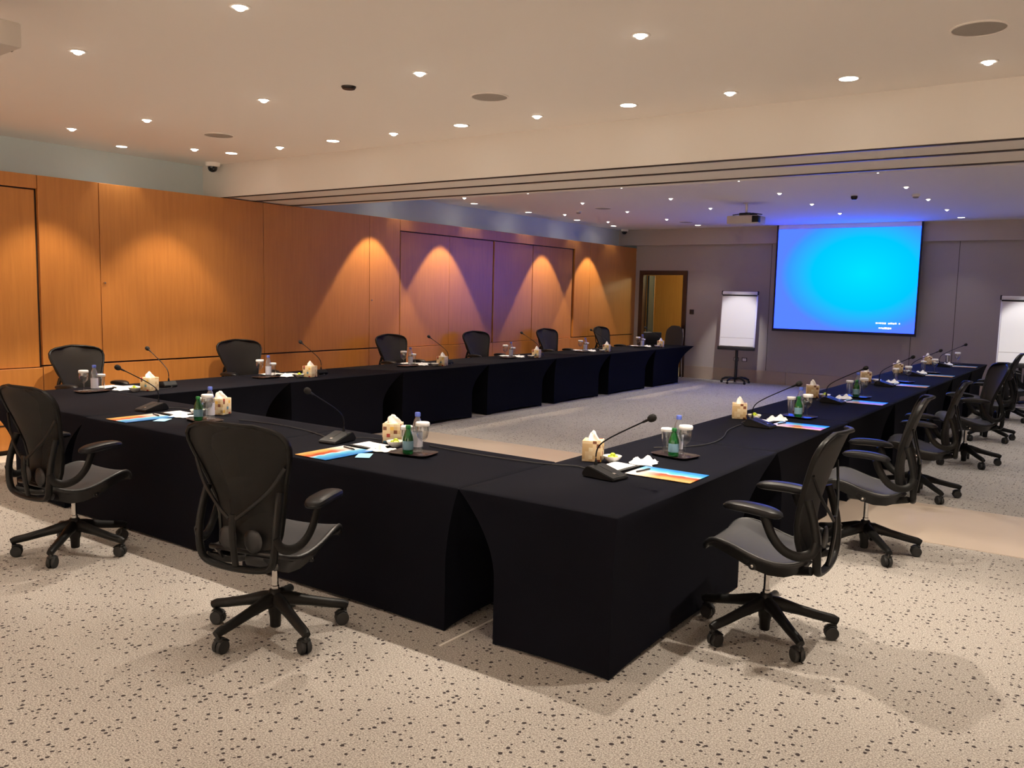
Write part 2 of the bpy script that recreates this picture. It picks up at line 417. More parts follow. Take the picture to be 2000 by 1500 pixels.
LK = dict(open=(120, 74, .6, WARM), near=(112, 84, .3, WARM), mid=(195, 84, .25, WARM), front=(38, 90, .6, WARM), wide=(42, 110, .8, WARM), rear_fill=(560, 100, .6, WARM), wash=(110, 72, .22, WARM2), washn=(92, 80, .45, WARM2), far=(44, 84, .4, COOL), farlow=(14, 88, .7, COOL), fwash=(165, 68, .18, WARM2))
lights = []
for x in (-7.52, -5.86, -4.2, -2.49, -.81): lights.append((x, 6.22, 'near'))
for x in (-8.35, -6.7, -5.03, -3.33, -1.65, 0.): lights.append((x, 6.22, 'wide'))
for x in (-7.43, -5.78, -4.11, -2.41, -.75): lights.append((x, 4.62, 'mid'))
for x in (-7.40, -5.69, -4.02, -2.38): lights.append((x, 3.06, 'front'))
for x in (-7.40, -5.7, -4.05, -2.4): lights.append((x, .75, 'open'))  # row out of view, added to brighten the near floor
for x in (-7.40, -4.9, -2.4, 0., 2.4): lights.append((x, -3.3, 'rear_fill'))  # unseen lamps added so that bounced light lifts the ceiling
lights.append((2.9, -2.0, 'rear_fill'))
lights.append((-9.08, 5.34, 'farlow'))
for x in (-7.37, -5.8, -4.12, -2.45, -.8, .9):
    for y in (9.15, 10.72, 12.31, 13.87, 15.5, 17.0):
        if y > 16 and x in (-5.8, -4.12): continue
        lights.append((x, y, 'farlow' if y > 16 else 'far'))
for y in (9.9, 11.67, 13.3, 15.04, 16.56): lights.append((-9.12, y, 'farlow'))
for x, y in ((-8.72, 9.27), (-8.72, 10.9), (-8.72, 13.93), (-8.72, 15.6), (-8.5, 5.85), (-8.52, 4.5), (-8.4, 2.6)): lights.append((x, y, 'fwash' if y > 8 else 'washn'))
names = dict(open='small bright adjustable downlight', mid='small bright adjustable downlight', front='small bright adjustable downlight', rear_fill='broad bright downlight', near='small bright adjustable downlight', wide='flat recessed round downlight', wash='adjustable downlight', washn='adjustable downlight', far='small dim downlight', farlow='flat recessed round downlight', fwash='small wall-washing downlight')
rowcount = {}
for x, y, k in sorted(lights, key=lambda t: (t[1], t[0])):
    pr = dict(open=down_spot, mid=down_spot, front=down_spot, rear_fill=down_wide, near=down_spot, wide=down_wide, wash=down_spot, washn=down_spot, far=down_far, farlow=down_farw, fwash=down_far)[k]
    if k in ('near', 'mid', 'front', 'open', 'wide', 'wash', 'washn', 'rear_fill'):
        row = 'of the row along the beam' if y > 6 else ('in the row before the beam row' if y > 4.5 else ('in the row nearest the camera' if y > 3 else 'added out of view as fill'))
        if k in ('wash', 'washn'): row = 'beside the wood wall, %s bay from the camera' % ordn(max(0, int((y-2)/1.6)))
        grp = 'downlights in the near ceiling'
    else:
        n_ = ordn(max(0, min(int((y-8.5)/1.6), 5)))
        if y < 6: n_ = 'near'
        row = ('beyond the beam, beside the wood wall, %s bay' % n_) if x < -8.4 else ('beyond the beam, %s row from beam' % n_)
        grp = 'downlights in the far ceiling'
    key = (names[k], row); i = rowcount[key] = rowcount.get(key, -1)+1
    pos = '' if x < -8.4 and k not in ('near', 'mid', 'front', 'open', 'wide') else ', %s from the left' % ordn(i)
    o = pr.put((x, y, H), 0, '%s %s%s' % (names[k], row, pos), grp)
    l = spot(k, x, y)
    l.parent = o; l.location = (0, 0, -.035)

cs = empty('ceiling_speaker'); tag(cs, 'x', 'speaker')
MB().lathe([(.148, .0), (.150, -.006), (.138, -.008), (.136, -.004)], 36, cap0=False, cap1=False).build('rim', M['ceiling'], cs)
MB().lathe([(.137, -.003), (.12, -.0055), (.004, -.006)], 36).build('grille', M['grille'], cs)
cs = Proto(cs)
for x, y, s in ((-7.5, 5.44, 'near the wood wall'), (-4.12, 5.44, 'in the middle'), (-.77, 5.46, 'largest at the right of the picture')):
    cs.put((x, y, H), 0, 'round grey ceiling speaker of the near ceiling, %s' % s, 'ceiling speakers')
for x, y, s in ((-7.5, 13.22, 'nearer the beam'), (-7.3, 16.26, 'nearer the far wall')):
    cs.put((x, y, H), 0, 'round ceiling speaker beyond the beam, %s' % s, 'ceiling speakers')
dm = empty('dome_camera'); tag(dm, 'x', 'security camera')
MB().lathe([(.088, 0.001), (.09, -.02), (.084, -.045), (.06, -.05)], 28, cap0=False).build('housing', M['ceiling'], dm)
MB().lathe([(.058, -.048), (.056, -.075), (.042, -.10), (.02, -.112), (.002, -.114)], 24).build('dome', M['darkglass'], dm)
dm = Proto(dm)
dm.put((-9.2, 6.58, H), 0, 'white security camera with black dome in corner by the beam', 'dome cameras')
dm.put((-9.35, 17.5, H), 0, 'small black dome camera in the far left ceiling corner', 'dome cameras')
o = MB().lathe([(.055, .004), (.055, -.006), (.045, -.02), (.01, -.024)], 20).build('air_nozzle', M['switch']); o.location = (-4.84, 4.65, H); tag(o, 'small dark round nozzle in the near ceiling', 'vent')
o = MB().lathe([(.045, 0), (.045, -.03), (.03, -.05), (.004, -.052)], 20).build('ceiling_sensor', M['switch']); o.location = (-3.29, 13.08, H); tag(o, 'small dark ceiling sensor above the blue screen', 'sensor')
sd = empty('smoke_detector'); tag(sd, 'x', 'smoke detector')
MB().lathe([(.055, 0), (.055, -.015), (.045, -.03)], 20).build('base', M['ceiling'], sd)
MB().lathe([(.04, -.03), (.038, -.045), (.02, -.052), (.003, -.053)], 20).build('sensor_head', M['grille'], sd)
sd = Proto(sd)
sd.put((-8.13, 13.45, H), 0, 'small smoke detector on far ceiling near the wood wall', 'smoke detectors')
sd.put((-2.5, 13.23, H), 0, 'small smoke detector on far ceiling right of the screen', 'smoke detectors')

# ------------------------------------------------------------------ projectors
def make_projector():
    r = empty('projector'); tag(r, 'x', 'projector')     # origin at ceiling, body hangs below; lens towards +x+y side
    MB().lathe([(.05, 0), (.05, -.012), (.019, -.014), (.019, -.155)], 20).build('ceiling_pole', M['ceiling'], r)
    b = MB()
    b.tube([(-.20, -.06, -.185), (-.02, -.02, -.16), (.10, .02, -.158), (.24, .04, -.18)], (.022, .008), 8)
    b.tube([(-.19, .10, -.20), (0, .02, -.17), (.20, -.10, -.195)], (.02, .012), 8)
    b.box(-.09, .09, -.08, .08, -.2, -.155, .006)
    b.build('mount_bracket', M['plastic'], r)
    MB().box(-.25, .25, -.18, .18, -.33, -.205, .012).build('body', M['projector'], r)
    MB().box(.16, .255, -.19, -.06, -.315, -.215, .006).build('vent_panel', M['micm'], r)
    T = Matrix.Translation((.05, .18, -.265)) @ Matrix.Rotation(-PI/2, 4, 'X')
    MB().lathe([(.045, -.01), (.045, .03), (.036, .04), (.034, .02), (.002, .018)], 20, T=T).build('lens', M['darkglass'], r)
    return Proto(r)
pj = make_projector()
pj.put((-4.99, 13.38, H), 0, 'white projector hanging from far ceiling in front of the screen', 'projectors')
pj.put((-4.91, 2.05, H), math.radians(-3), 'white projector under black bracket at the top left edge', 'projectors')

# ------------------------------------------------------------------ screen
sc = empty('projection_screen', (-4.515, 17.56, 0)); tag(sc, 'large lit projection screen showing a bright blue picture on the far wall', 'screen')
MB().box(-1.335, 1.335, .0005, .006, 1.18, 3.187).build('backing', M['rubber'], sc, smooth=False)  # unseen sheet added to keep the picture's glow off the wall behind
MB().box(-1.335, 1.335, -.0008, .0005, -.985, 1.02).build('picture_area', M['picture'], sc, smooth=False).location = (0, 0, 2.165)
MB().box(-1.37, -1.336, -.004, .006, 1.14, H-.002).build('side_border', M['rubber'], sc, smooth=False)
MB().box(1.336, 1.37, -.004, .006, 1.14, H-.002).build('side_border', M['rubber'], sc, smooth=False)
MB().box(-1.37, 1.37, -.006, .008, 1.125, 1.179).build('bottom_bar', M['rubber'], sc, smooth=False)
MB().box(-1.335, 1.335, -.003, .004, 3.187, H-.002).build('top_leader', M['board'], sc, smooth=False)
x = .64
for w in (.035, .02, .045, .03, .035, .0, .03, .04, .035, .03, .0, .025):
    if w: MB().box(x, x+w, -.006, -.0035, 1.345+random.uniform(-.004, .004), 1.375+random.uniform(-.004, .004), .002).build('caption_mark', M['text'], sc)
    x += w+.006 if w else .03
x = .70
for w in (.04, .02, .025, .05, .04, .03):
    MB().box(x, x+w, -.006, -.0035, 1.248+random.uniform(-.004, .004), 1.282+random.uniform(-.004, .004), .002).build('caption_mark', M['text'], sc); x += w+.005

# ------------------------------------------------------------------ flip chart easels
def make_easel():
    r = empty('flip_chart_easel'); tag(r, 'x', 'flip chart')
    T = Matrix.Translation((0, 0, .78)) @ Matrix.Rotation(math.radians(-5), 4, 'X')
    MB().box(-.37, .37, -.012, .012, -.02, 1.13, .006, T=T).build('board', M['board'], r)
    pd = MB().box(-.345, .345, -.026, -.013, .0, 1.07, T=T).build('paper_pad', M['white'], r)
    MB().box(-.345, .345, -.0275, -.0262, .17, .176, T=T).build('tear_line', M['grille'], pd)
    MB().box(-.36, .36, -.04, -.01, 1.07, 1.135, .008, T=T).build('clamp_bar', M['white'], r)
    MB().box(-.36, .36, -.038, -.012, 1.045, 1.068, .004, T=T).build('clamp_grip', M['micm'], r)
    MB().box(-.385, .385, -.075, .02, -.085, -.015, .008, T=T).build('pen_tray', M['plastic'], r)
    MB().box(-.385, -.355, -.03, .016, 1.07, 1.15, .008, T=T).box(.355, .385, -.03, .016, 1.07, 1.15, .008, T=T).build('corner_caps', M['plastic'], r)
    MB().tube([(0, .035, .08), (0, .035, 1.0)], .030, 14).build('pole', M['plastic'], r)
    for k in range(5):
        a = PI/2+k*2*PI/5+.3
        T2 = Matrix.Translation((0, .035, 0)) @ Matrix.Rotation(a, 4, 'Z')
        l = MB().tube([(.02, 0, .10), (.12, 0, .118), (.22, 0, .105), (.29, 0, .07)], [(.032, .028), (.030, .027), (.028, .025), (.022, .020)], 8, T=T2).build('leg', M['plastic'], r)
        MB().lathe([(.02, -.016), (.026, -.012), (.026, .012), (.02, .016)], 14, T=T2 @ Matrix.Translation((.292, 0, .027)) @ Matrix.Rotation(PI/2, 4, 'X')).tube([(.288, 0, .07), (.290, 0, .045)], .008, 6, T=T2).build('caster', M['rubber'], l)
    return Proto(r)
es = make_easel()
es.put((-6.52, 17.30, 0), math.radians(6), 'white flip chart on black pedestal between doorway and blue screen', 'flip chart easels')
es.put((-1.36, 16.92, 0), math.radians(4), 'white flip chart easel cut off at the right edge', 'flip chart easels')

sw = MB().box(-.05, .05, -.012, 0, -.05, .05, .004).build('wall_control', M['switch']); sw.location = (-7.77, YF, 1.456); tag(sw, 'small dark square control panel right of the doorway', 'switch')
so = empty('wall_socket'); tag(so, 'x', 'socket')
MB().box(-.055, .055, -.01, 0, -.04, .04, .006).build('surround', M['switch'], so)
MB().box(-.042, .042, -.013, -.008, -.03, .03, .003).build('face', M['board'], so)
so = Proto(so)
so.put((-6.70, YF, .475), 0, 'wall socket left of the easel pole', 'wall sockets')
so.put((-6.52, YF, .475), 0, 'wall socket right of the easel pole', 'wall sockets')

# ------------------------------------------------------------------ tables under stretch covers
TZ = .75
def table(name, top, foot, label, group, rise=(.012, .03, .012, .02), sag=.025, tusk=.55):
    """top, foot = (x0,x1,y0,y1); rise per side (front -y, right +x, back +y, left -x)"""
    cx, cy = (top[0]+top[1])/2, (top[2]+top[3])/2
    r = empty(name, (cx, cy, 0)); tag(r, label, 'table', group)
    n = 14
    tc = [(top[0], top[2]), (top[1], top[2]), (top[1], top[3]), (top[0], top[3])]
    fc = [(foot[0], foot[2]), (foot[1], foot[2]), (foot[1], foot[3]), (foot[0], foot[3])]
    nrm = [(0, -1), (1, 0), (0, 1), (-1, 0)]
    mb = MB(); bm = mb.bm
    levels = [(-2, 0), (-1, 0)]+[(i/16, 1) for i in range(17)]
    rings = []
    for t, side in levels:
        ring = []
        for s_ in range(4):
            a, b = s_, (s_+1) % 4
            for k in range(n):
                u = k/n
                e = min(u, 1-u)*n
                tx, ty = tc[a][0]*(1-u)+tc[b][0]*u, tc[a][1]*(1-u)+tc[b][1]*u
                if not side:
                    ins = .055 if t == -2 else .006
                    z = TZ-.0015 if t == -2 else TZ
                    dx, dy = cx-tx, cy-ty
                    x = tx+max(-ins, min(ins, dx)); y = ty+max(-ins, min(ins, dy))
                    ring.append(bm.verts.new((x-cx, y-cy, z-(0 if t == -1 else .001)))); continue
                q = 1-(1-min(1, t/tusk))**2
                if t > tusk: q = 1
                fx, fy = fc[a][0]*(1-u)+fc[b][0]*u, fc[a][1]*(1-u)+fc[b][1]*u
                x, y = tx+(fx-tx)*q, ty+(fy-ty)*q
                w = 4*u*(1-u); sg = sag*math.sin(PI*t)*w
                x -= nrm[s_][0]*sg; y -= nrm[s_][1]*sg
                zb = .004+rise[s_]*(w**.75)
                z0 = TZ-.008 if t == 0 else TZ-.03
                z = (TZ-.006) if t == 0 else (TZ-.006)+(zb-(TZ-.006))*t
                ring.append(bm.verts.new((x-cx, y-cy, z)))
        rings.append(ring)
    N = 4*n
    for a, b in zip(rings, rings[1:]):
        for i in range(N): bm.faces.new((a[i], a[(i+1) % N], b[(i+1) % N], b[i]))
    bm.faces.new(rings[0])
    # hem folded inwards so that the cover has an underside edge
    inner = []
    for i, v in enumerate(rings[-1]):
        d = Vector((-v.co.x, -v.co.y, 0)); d.normalize()
        inner.append(bm.verts.new(v.co+d*.02+Vector((0, 0, .015))))
    for i in range(N): bm.faces.new((rings[-1][i], rings[-1][(i+1) % N], inner[(i+1) % N], inner[i]))
    mb.build('stretch_cover', M['cloth'], r, ang=50)
    for sx, sy in ((0, 2), (1, 2), (1, 3), (0, 3)):
        fx = max(foot[0], top[0])+.07 if sx == 0 else min(foot[1], top[1])-.07
        fy = max(foot[2], top[2])+.07 if sy == 2 else min(foot[3], top[3])-.07
        MB().lathe([(.016, .001), (.018, .01), (.013, .03), (.013, TZ-.03)], 10, T=Matrix.Translation((fx-cx, fy-cy, 0))).build('leg', M['plastic'], r)
    return r
# front row, across the picture
g = 'black covered tables of the front row'
table('conference_table', (-4.575, -2.745, 3.42, 4.36), (-4.42, -2.76, 3.34, 4.20), 'black cloth-covered table of the front row at the right, holding mic and tray', g)
table('conference_table', (-6.405, -4.578, 3.42, 4.38), (-6.50, -4.83, 3.35, 4.22), 'black cloth-covered middle table of the front row', g)
table('conference_table', (-8.30, -6.408, 3.45, 4.40), (-7.45, -6.68, 3.38, 4.20), 'black cloth-covered table at the left end of the front row, flared cover', g)
# right-hand row, running away
ys = [3.42, 5.65, 7.48, 9.28, 11.08, 12.88, 14.68, 16.49]
g = 'black covered tables of the right-hand row'
for i, (a, b) in enumerate(zip(ys, ys[1:])):
    f = (-2.46, -1.795, 3.36, 4.98) if i == 0 else (-2.55, -1.86, a+.3, b-.32)
    lab = 'black cloth-covered table, nearest of the right-hand row, corner towards camera' if i == 0 else ('black cloth-covered table, %s from the camera in the right-hand row' % ordn(i) if i < 6 else 'black cloth-covered table, last of the right-hand row near the far wall')
    table('conference_table', (-2.74, -1.81, a, b-.003), f, lab, g, sag=.055 if i == 0 else .03)
ys = [4.405, 6.2, 8.0, 9.8, 11.6, 13.4, 15.2, 17.0]
g = 'black covered tables of the left-hand row'
for i, (a, b) in enumerate(zip(ys, ys[1:])):
    f = (-8.15, -7.42, a+.08, b-.28 if i < 6 else 16.45)
    lab = 'black cloth-covered table, %s from the camera in the left-hand row' % ordn(i) if i < 6 else 'black cloth-covered table ending the left-hand row by the doorway, flared cover'
    table('conference_table', (-8.30, -7.34, a, b-.003), f, lab, g, rise=(.02, .03, .02, .03))

# ------------------------------------------------------------------ office chairs
def lerp_tab(tab, z):
    for (a, va), (b, vb) in zip(tab, tab[1:]):
        if z <= b: return va+(vb-va)*(z-a)/(b-a)
    return tab[-1][1]
def smooth_pts(P, k=3):
    for _ in range(k):
        Q = [P[0]]
        for a, b in zip(P, P[1:]):
            a, b = Vector(a), Vector(b); Q += [a*.75+b*.25, a*.25+b*.75]
        Q.append(P[-1]); P = Q
    return P
WT_ = [(.50, .165), (.58, .180), (.66, .190), (.74, .204), (.82, .228), (.90, .258), (.97, .285), (1.02, .296), (1.06, .290), (1.09, .262), (1.108, .215), (1.122, .13), (1.128, .05), (1.13, .0)]
YT_ = [(.50, -.232), (.58, -.214), (.66, -.210), (.74, -.220), (.82, -.240), (.90, -.262), (.97, -.284), (1.02, -.300), (1.06, -.316), (1.09, -.330), (1.108, -.342), (1.13, -.358)]
def backpt(x, z, off=0):
    w = max(.12, lerp_tab(WT_, z)); y = lerp_tab(YT_, z)
    return Vector((x, y-.045*(1-min(1, (x/w)**2))+off+.03, z))
def make_chair():
    r = empty('office_chair'); tag(r, 'x', 'chair')
    # star base
    MB().lathe([(.024, .028), (.027, .034), (.029, .085), (.034, .10), (.040, .15), (.036, .20), (.030, .225), (.024, .23)], 18).build('base_hub', M['chairframe'], r)
    for k in range(5):
        l = MB().tube([(.015, 0, .175), (.07, 0, .172), (.17, 0, .148), (.28, 0, .122), (.345, 0, .110), (.368, 0, .100)],
                      [(.032, .042), (.032, .036), (.027, .027), (.024, .025), (.023, .024), (.020, .021)], 10).build('leg', M['chairframe'], r)
        l.rotation_euler = (0, 0, k*2*PI/5)
        c = MB().tube([(.355, 0, .105), (.355, 0, .062)], .011, 8)
        for s in (-1, 1):
            T = Matrix.Translation((.340, s*.015, .036)) @ Matrix.Rotation(PI/2, 4, 'X')
            c.lathe([(.014, -.012), (.032, -.0115), (.0358, -.007), (.0358, .007), (.032, .0115), (.014, .012)], 16, T=T)
        c.tube([(.364, 0, .070), (.346, 0, .077), (.325, 0, .073), (.306, 0, .058)], (.024, .006), 8)
        c.build('caster', M['rubber'], l)
    MB().lathe([(.020, .225), (.020, .245), (.0165, .248), (.0165, .40)], 16).build('gas_cylinder', M['steel'], r)
    # tilt mechanism
    t = MB().box(-.075, .075, -.15, .13, .38, .440, .018).box(-.13, .13, -.06, .06, .40, .448, .012)
    t.tube([(-.205, -.265, .45), (-.14, -.17, .415), (-.06, -.10, .42)], (.016, .022), 8).tube([(.205, -.265, .45), (.14, -.17, .415), (.06, -.10, .42)], (.016, .022), 8)
    t.tube([(-.225, .05, .462), (-.12, .03, .435), (.12, .03, .435), (.225, .05, .462)], (.018, .022), 8)
    t.build('tilt_mechanism', M['plastic'], r)
    for s, z in ((1, .415), (-1, .425)):
        T = Matrix.Translation((s*.10, .02, z)) @ Matrix.Rotation(s*PI/2, 4, 'Y')
        kb = MB().lathe([(.012, 0), (.012, .07), (.022, .075), (.022, .115), (.016, .12)], 14, T=T).build('adjusting_knob', M['plastic'], r)
        MB().lathe([(.009, .12), (.008, .124), (.002, .125)], 10, T=T).build('knob_tip', M['steel'], kb)
    # seat: side profile (y -> z), waterfall front
    prof = [(-.235, .490), (-.18, .468), (-.11, .462), (-.03, .474), (.05, .500), (.12, .526), (.18, .538), (.23, .532), (.265, .505), (.275, .478)]
    wid = [.205, .235, .25, .257, .26, .258, .25, .235, .215, .20]
    L = [Vector((-w, y, z)) for (y, z), w in zip(prof, wid)]; Rr = [Vector((w, y, z)) for (y, z), w in zip(prof, wid)]
    loop = smooth_pts(L, 1)+smooth_pts(Rr[::-1], 1)
    sf = MB().tube(loop, (.013, .014), 8, closed=True)
    for s in (-1, 1):   # deep side cheeks under the mesh
        def ck(u, v, s=s):
            i = u*(len(prof)-1); a = int(min(i, len(prof)-2)); f = i-a
            y = prof[a][0]*(1-f)+prof[a+1][0]*f; z = prof[a][1]*(1-f)+prof[a+1][1]*f; w = wid[a]*(1-f)+wid[a+1]*f
            dep = .085*math.sin(PI*min(1, max(0, u*1.05)))**.7+.008
            return Vector((s*(w-.004-.07*v), y-.02*v, z-.006-dep*v))
        sf.grid(ck, 18, 3, thick=.010)
    sf.build('seat_frame', M['plastic'], r, ang=60)
    def st(u, v):
        i = v*(len(prof)-1); a = int(min(i, len(prof)-2)); f = i-a
        y = prof[a][0]*(1-f)+prof[a+1][0]*f; z = prof[a][1]*(1-f)+prof[a+1][1]*f; w = wid[a]*(1-f)+wid[a+1]*f
        q = 2*u-1
        return Vector((q*w, y, z+.010-.016*(1-q*q)))
    MB().grid(st, 12, 24, thick=.004).build('seat', M['seatmesh'], r)
    # back
    zs = [.50+.63*i/30 for i in range(31)]
    def bk(u, v):
        z = .505+v*.622; w = lerp_tab(WT_, z); return backpt((2*u-1)*w, z)
    MB().grid(bk, 14, 34, thick=.004).build('backrest', M['mesh'], r)
    left = [backpt(-lerp_tab(WT_, z), z) for z in [.50, .54, .58, .62, .66, .70, .74, .78, .82, .86, .90, .94, .97, 1.0, 1.02, 1.04, 1.06, 1.075, 1.09, 1.10, 1.108, 1.115, 1.122, 1.126]]
    right = [Vector((-p.x, p.y, p.z)) for p in left]
    loop = left+[backpt(0, 1.13)]+right[::-1]+[backpt(.08, .492), backpt(-.08, .492)]
    MB().tube(loop, (.011, .015), 8, closed=True, up=(0, 1, 0)).build('back_frame', M['chairframe'], r)
    # lower yoke behind the back
    yk = [(-.215, -.235, .80), (-.222, -.262, .72), (-.228, -.285, .62), (-.225, -.292, .53), (-.212, -.290, .462), (-.175, -.288, .432), (-.09, -.292, .422), (0, -.294, .420)]
    yk = yk+[(-x, y, z) for x, y, z in yk[::-1][1:]]
    MB().tube(smooth_pts(yk, 2), (.017, .021), 10, up=(0, 1, 0)).build('back_yoke', M['chairframe'], r)
    sp = MB()
    for s in (-1, 1):
        sp.tube(smooth_pts([(s*.262, -.262, .93), (s*.20, -.285, .82), (s*.09, -.312, .72), (s*.02, -.318, .67)], 2), (.010, .007), 8, up=(0, 1, 0))
    sp.tube(smooth_pts([(0, -.318, .69), (0, -.322, .62), (0, -.312, .52), (0, -.296, .43)], 2), (.020, .011), 8, up=(0, 1, 0))
    sp.build('lumbar_support', M['chairframe'], r)
    pd = MB()
    for s in (-1, 1): pd.ball((s*.075, -.262, .555), (.055, .013, .06))
    pd.build('sacral_pads', M['plastic'], r)
    for s in (-1, 1):
        a = MB().tube(smooth_pts([(s*.232, -.290, .60), (s*.240, -.275, .545), (s*.262, -.215, .522), (s*.285, -.15, .545), (s*.296, -.10, .60), (s*.298, -.07, .66), (s*.296, -.05, .712)], 2),
                      (.024, .014), 10, up=(s, 0, 0)).build('arm_support', M['chairframe'], r)
        T = Matrix.Translation((s*.295, .01, .728)) @ Matrix.Rotation(s*math.radians(6), 4, 'Z') @ Matrix.Rotation(math.radians(3), 4, 'X')
        def padf(u, v):
            y = -.155+u*.31; w = .052*(1-abs(2*u-1)**3.2)**.5*(1.08-.16*u)+.002; a_ = 2*PI*v
            z = .025*math.copysign(abs(math.sin(a_))**.65, math.sin(a_))*(1-abs(2*u-1)**4)**.5 + .012*(1-(2*u-.9)**2)
            return Vector((w*math.copysign(abs(math.cos(a_))**.7, math.cos(a_)), y, z))
        MB().grid(padf, 20, 14, T=T).build('arm_pad', M['padm'], r)
    return Proto(r)
ch = make_chair()
def chair(x, y, deg, label, group, star=0., sz=1.):
    o = ch.put((x, y, 0), math.radians(deg), label, group, (1, 1, sz))
    ks = kids(o)
    n = 0
    for c in ks:
        if c.name.startswith('leg'):
            c.rotation_euler = (0, 0, math.radians(star-deg)+n*2*PI/5); n += 1
    return o
for i, (x, y, d, st_, sz) in enumerate([(-3.44, 2.80, 13, -16, 1.), (-5.53, 2.86, 4, 22, 1.)]):
    chair(x, y, d, ('black mesh office chair seen from behind at the front row, nearest camera' if i == 0 else 'black mesh office chair at the left edge before the front row'), 'mesh chairs along the front row', st_, sz)
RC = [(-1.415, 4.36, 93, 28, 1.), (-1.37, 6.30, 100, 20, 1.), (-1.42, 8.50, 97, 24, .95), (-1.32, 10.58, 112, 20, 1.), (-1.356, 12.7, 92, 30, 1.01), (-1.33, 15.1, 95, 26, 1.)]
for i, (x, y, d, st_, sz) in enumerate(RC):
    chair(x, y, d, 'black mesh office chair, %s from the camera along the right-hand table row' % ordn(i), 'mesh chairs along the right-hand row', st_, sz)
LC = [(-8.66, 4.72, -86), (-8.66, 6.70, -98), (-8.64, 9.42, -96), (-8.66, 11.5, -100), (-8.66, 13.72, -98), (-8.66, 15.85, -92)]
for i, (x, y, d) in enumerate(LC):
    chair(x, y, d, 'dark mesh office chair against wood wall, %s from camera behind left-hand row' % ordn(i), 'mesh chairs behind the left-hand row', 10*i, .985)

# stacking chair at the end of the left-hand row
bc = empty('banquet_chair', (-8.08, 17.34, 0), math.radians(172)); bc.scale = (1, 1, 1.2); tag(bc, 'grey upholstered banquet chair with rounded back in front of the doorway', 'chair')
def bb(u, v):
    z = .50+.45*v; w = .215*(1-max(0, (v-.55)/.45)**3*.55); x = (2*u-1)*w
    return Vector((x, -.20-.05*v-.012*(1-(2*u-1)**2), z))
MB().grid(bb, 12, 14, thick=.04).build('backrest', M['chairtan'], bc)
MB().box(-.22, .22, -.20, .22, .42, .49, .025, seg=3).build('seat', M['chairtan'], bc)
for s in (-1, 1):
    MB().tube([(s*.20, .20, 0), (s*.20, .18, .43)], .012, 8).build('leg', M['steel'], bc)
    MB().tube([(s*.20, -.26, 0), (s*.205, -.21, .43), (s*.215, -.235, .75), (s*.19, -.255, .90)], .012, 8).build('leg', M['steel'], bc)

# laptop at the far end of the left-hand row
lp = empty('laptop', (-8.12, 16.62, TZ), math.radians(205)); tag(lp, 'open black laptop seen from behind at the far end of left-hand row', 'laptop')
MB().box(-.18, .18, -.12, .12, .002, .018, .004).build('keyboard_base', M['plastic'], lp)
T = Matrix.Translation((0, .12, .012)) @ Matrix.Rotation(math.radians(-14), 4, 'X')
MB().box(-.185, .185, -.004, .006, 0, .27, .003, T=T).build('display_lid', M['rubber'], lp)
MB().box(-.185, .185, -.005, .007, .268, .274, T=T).build('lid_edge', M['steel'], lp)

# ------------------------------------------------------------------ things on the tables
def make_mic():
    r = empty('desk_microphone'); tag(r, 'x', 'microphone')      # sitter at -y
    MB().prism([(-.125, 0), (.095, 0), (.098, .02), (.070, .056), (.045, .060), (-.122, .016)], -.072, .072, bevel=.004).build('console_base', M['micm'], r)
    T = Matrix.Translation((0, -.04, .0385)) @ Matrix.Rotation(math.radians(14.8), 4, 'X')
    bt = MB().box(-.010, .010, -.045, -.028, -.004, .0015, .001, T=T).build('talk_button', M['steel'], r)
    MB().box(-.001, .001, -.07, .07, -.004, .0008, T=T).build('panel_seam', M['rubber'], r)
    MB().lathe([(.010, .052), (.009, .07), (.006, .085)], 12, T=Matrix.Translation((0, .055, 0))).build('stem_collar', M['micm'], r)
    pts = smooth_pts([(0, .055, .07), (0, .057, .13), (0, .035, .175), (0, -.02, .215), (0, -.10, .26), (0, -.20, .312), (0, -.28, .352)], 2)
    MB().tube(pts, .0042, 8).build('gooseneck', M['micm'], r)
    d = Vector((0, -.08, .04)).normalized(); a = Vector((0, -.28, .352))
    MB().tube([a-d*.03, a+d*.005, a+d*.012], [.0065, .0075, .010], 10).build('capsule_collar', M['micm'], r)
    prs = [(0., .009), (.006, .016), (.016, .0205), (.028, .0215), (.040, .0195), (.048, .013), (.052, .004)]
    MB().tube([a+d*(.008+q) for q, _ in prs], [w for _, w in prs], 14).build('foam_windscreen', M['foam'], r)
    MB().tube(smooth_pts([(0, .09, .012), (.01, .13, .006), (.05, .17, .004), (.14, .19, .004), (.22, .175, .004)], 2), .0035, 6).build('cable', M['rubber'], r)
    return Proto(r)
def make_tissue_box():
    r = empty('tissue_box'); tag(r, 'x', 'tissue box')
    MB().box(-.06, .06, -.06, .06, 0, .128, .002).build('carton', M['box'], r)
    def tf(u, v):
        a = 2*PI*u; h = v
        rr = (.040*(1-h)**.8+.014+.012*math.sin(3*a+h*4)*(1-h*.5))*(1 if h < .85 else .55)
        return Vector((rr*math.cos(a), rr*.6*math.sin(a), .126+.055*h+.006*math.sin(2*a)*h))
    MB().grid(tf, 20, 8, thick=.0015).ball((.002, 0, .166), (.020, .014, .018)).build('tissue', M['tissue'], r)
    return Proto(r)
def make_bowl():
    r = MB().lathe([(.022, 0), (.025, .003), (.040, .012), (.054, .032), (.058, .040), (.055, .040), (.038, .016), (.003, .008)], 24).build('snack_bowl', M['bowl'])
    tag(r, 'x', 'bowl'); return Proto(r)
def make_fruit(m, nm):
    r = MB().ball((0, 0, .014), (.017, .014, .014)).build(nm, m); tag(r, 'x', 'fruit'); return Proto(r)
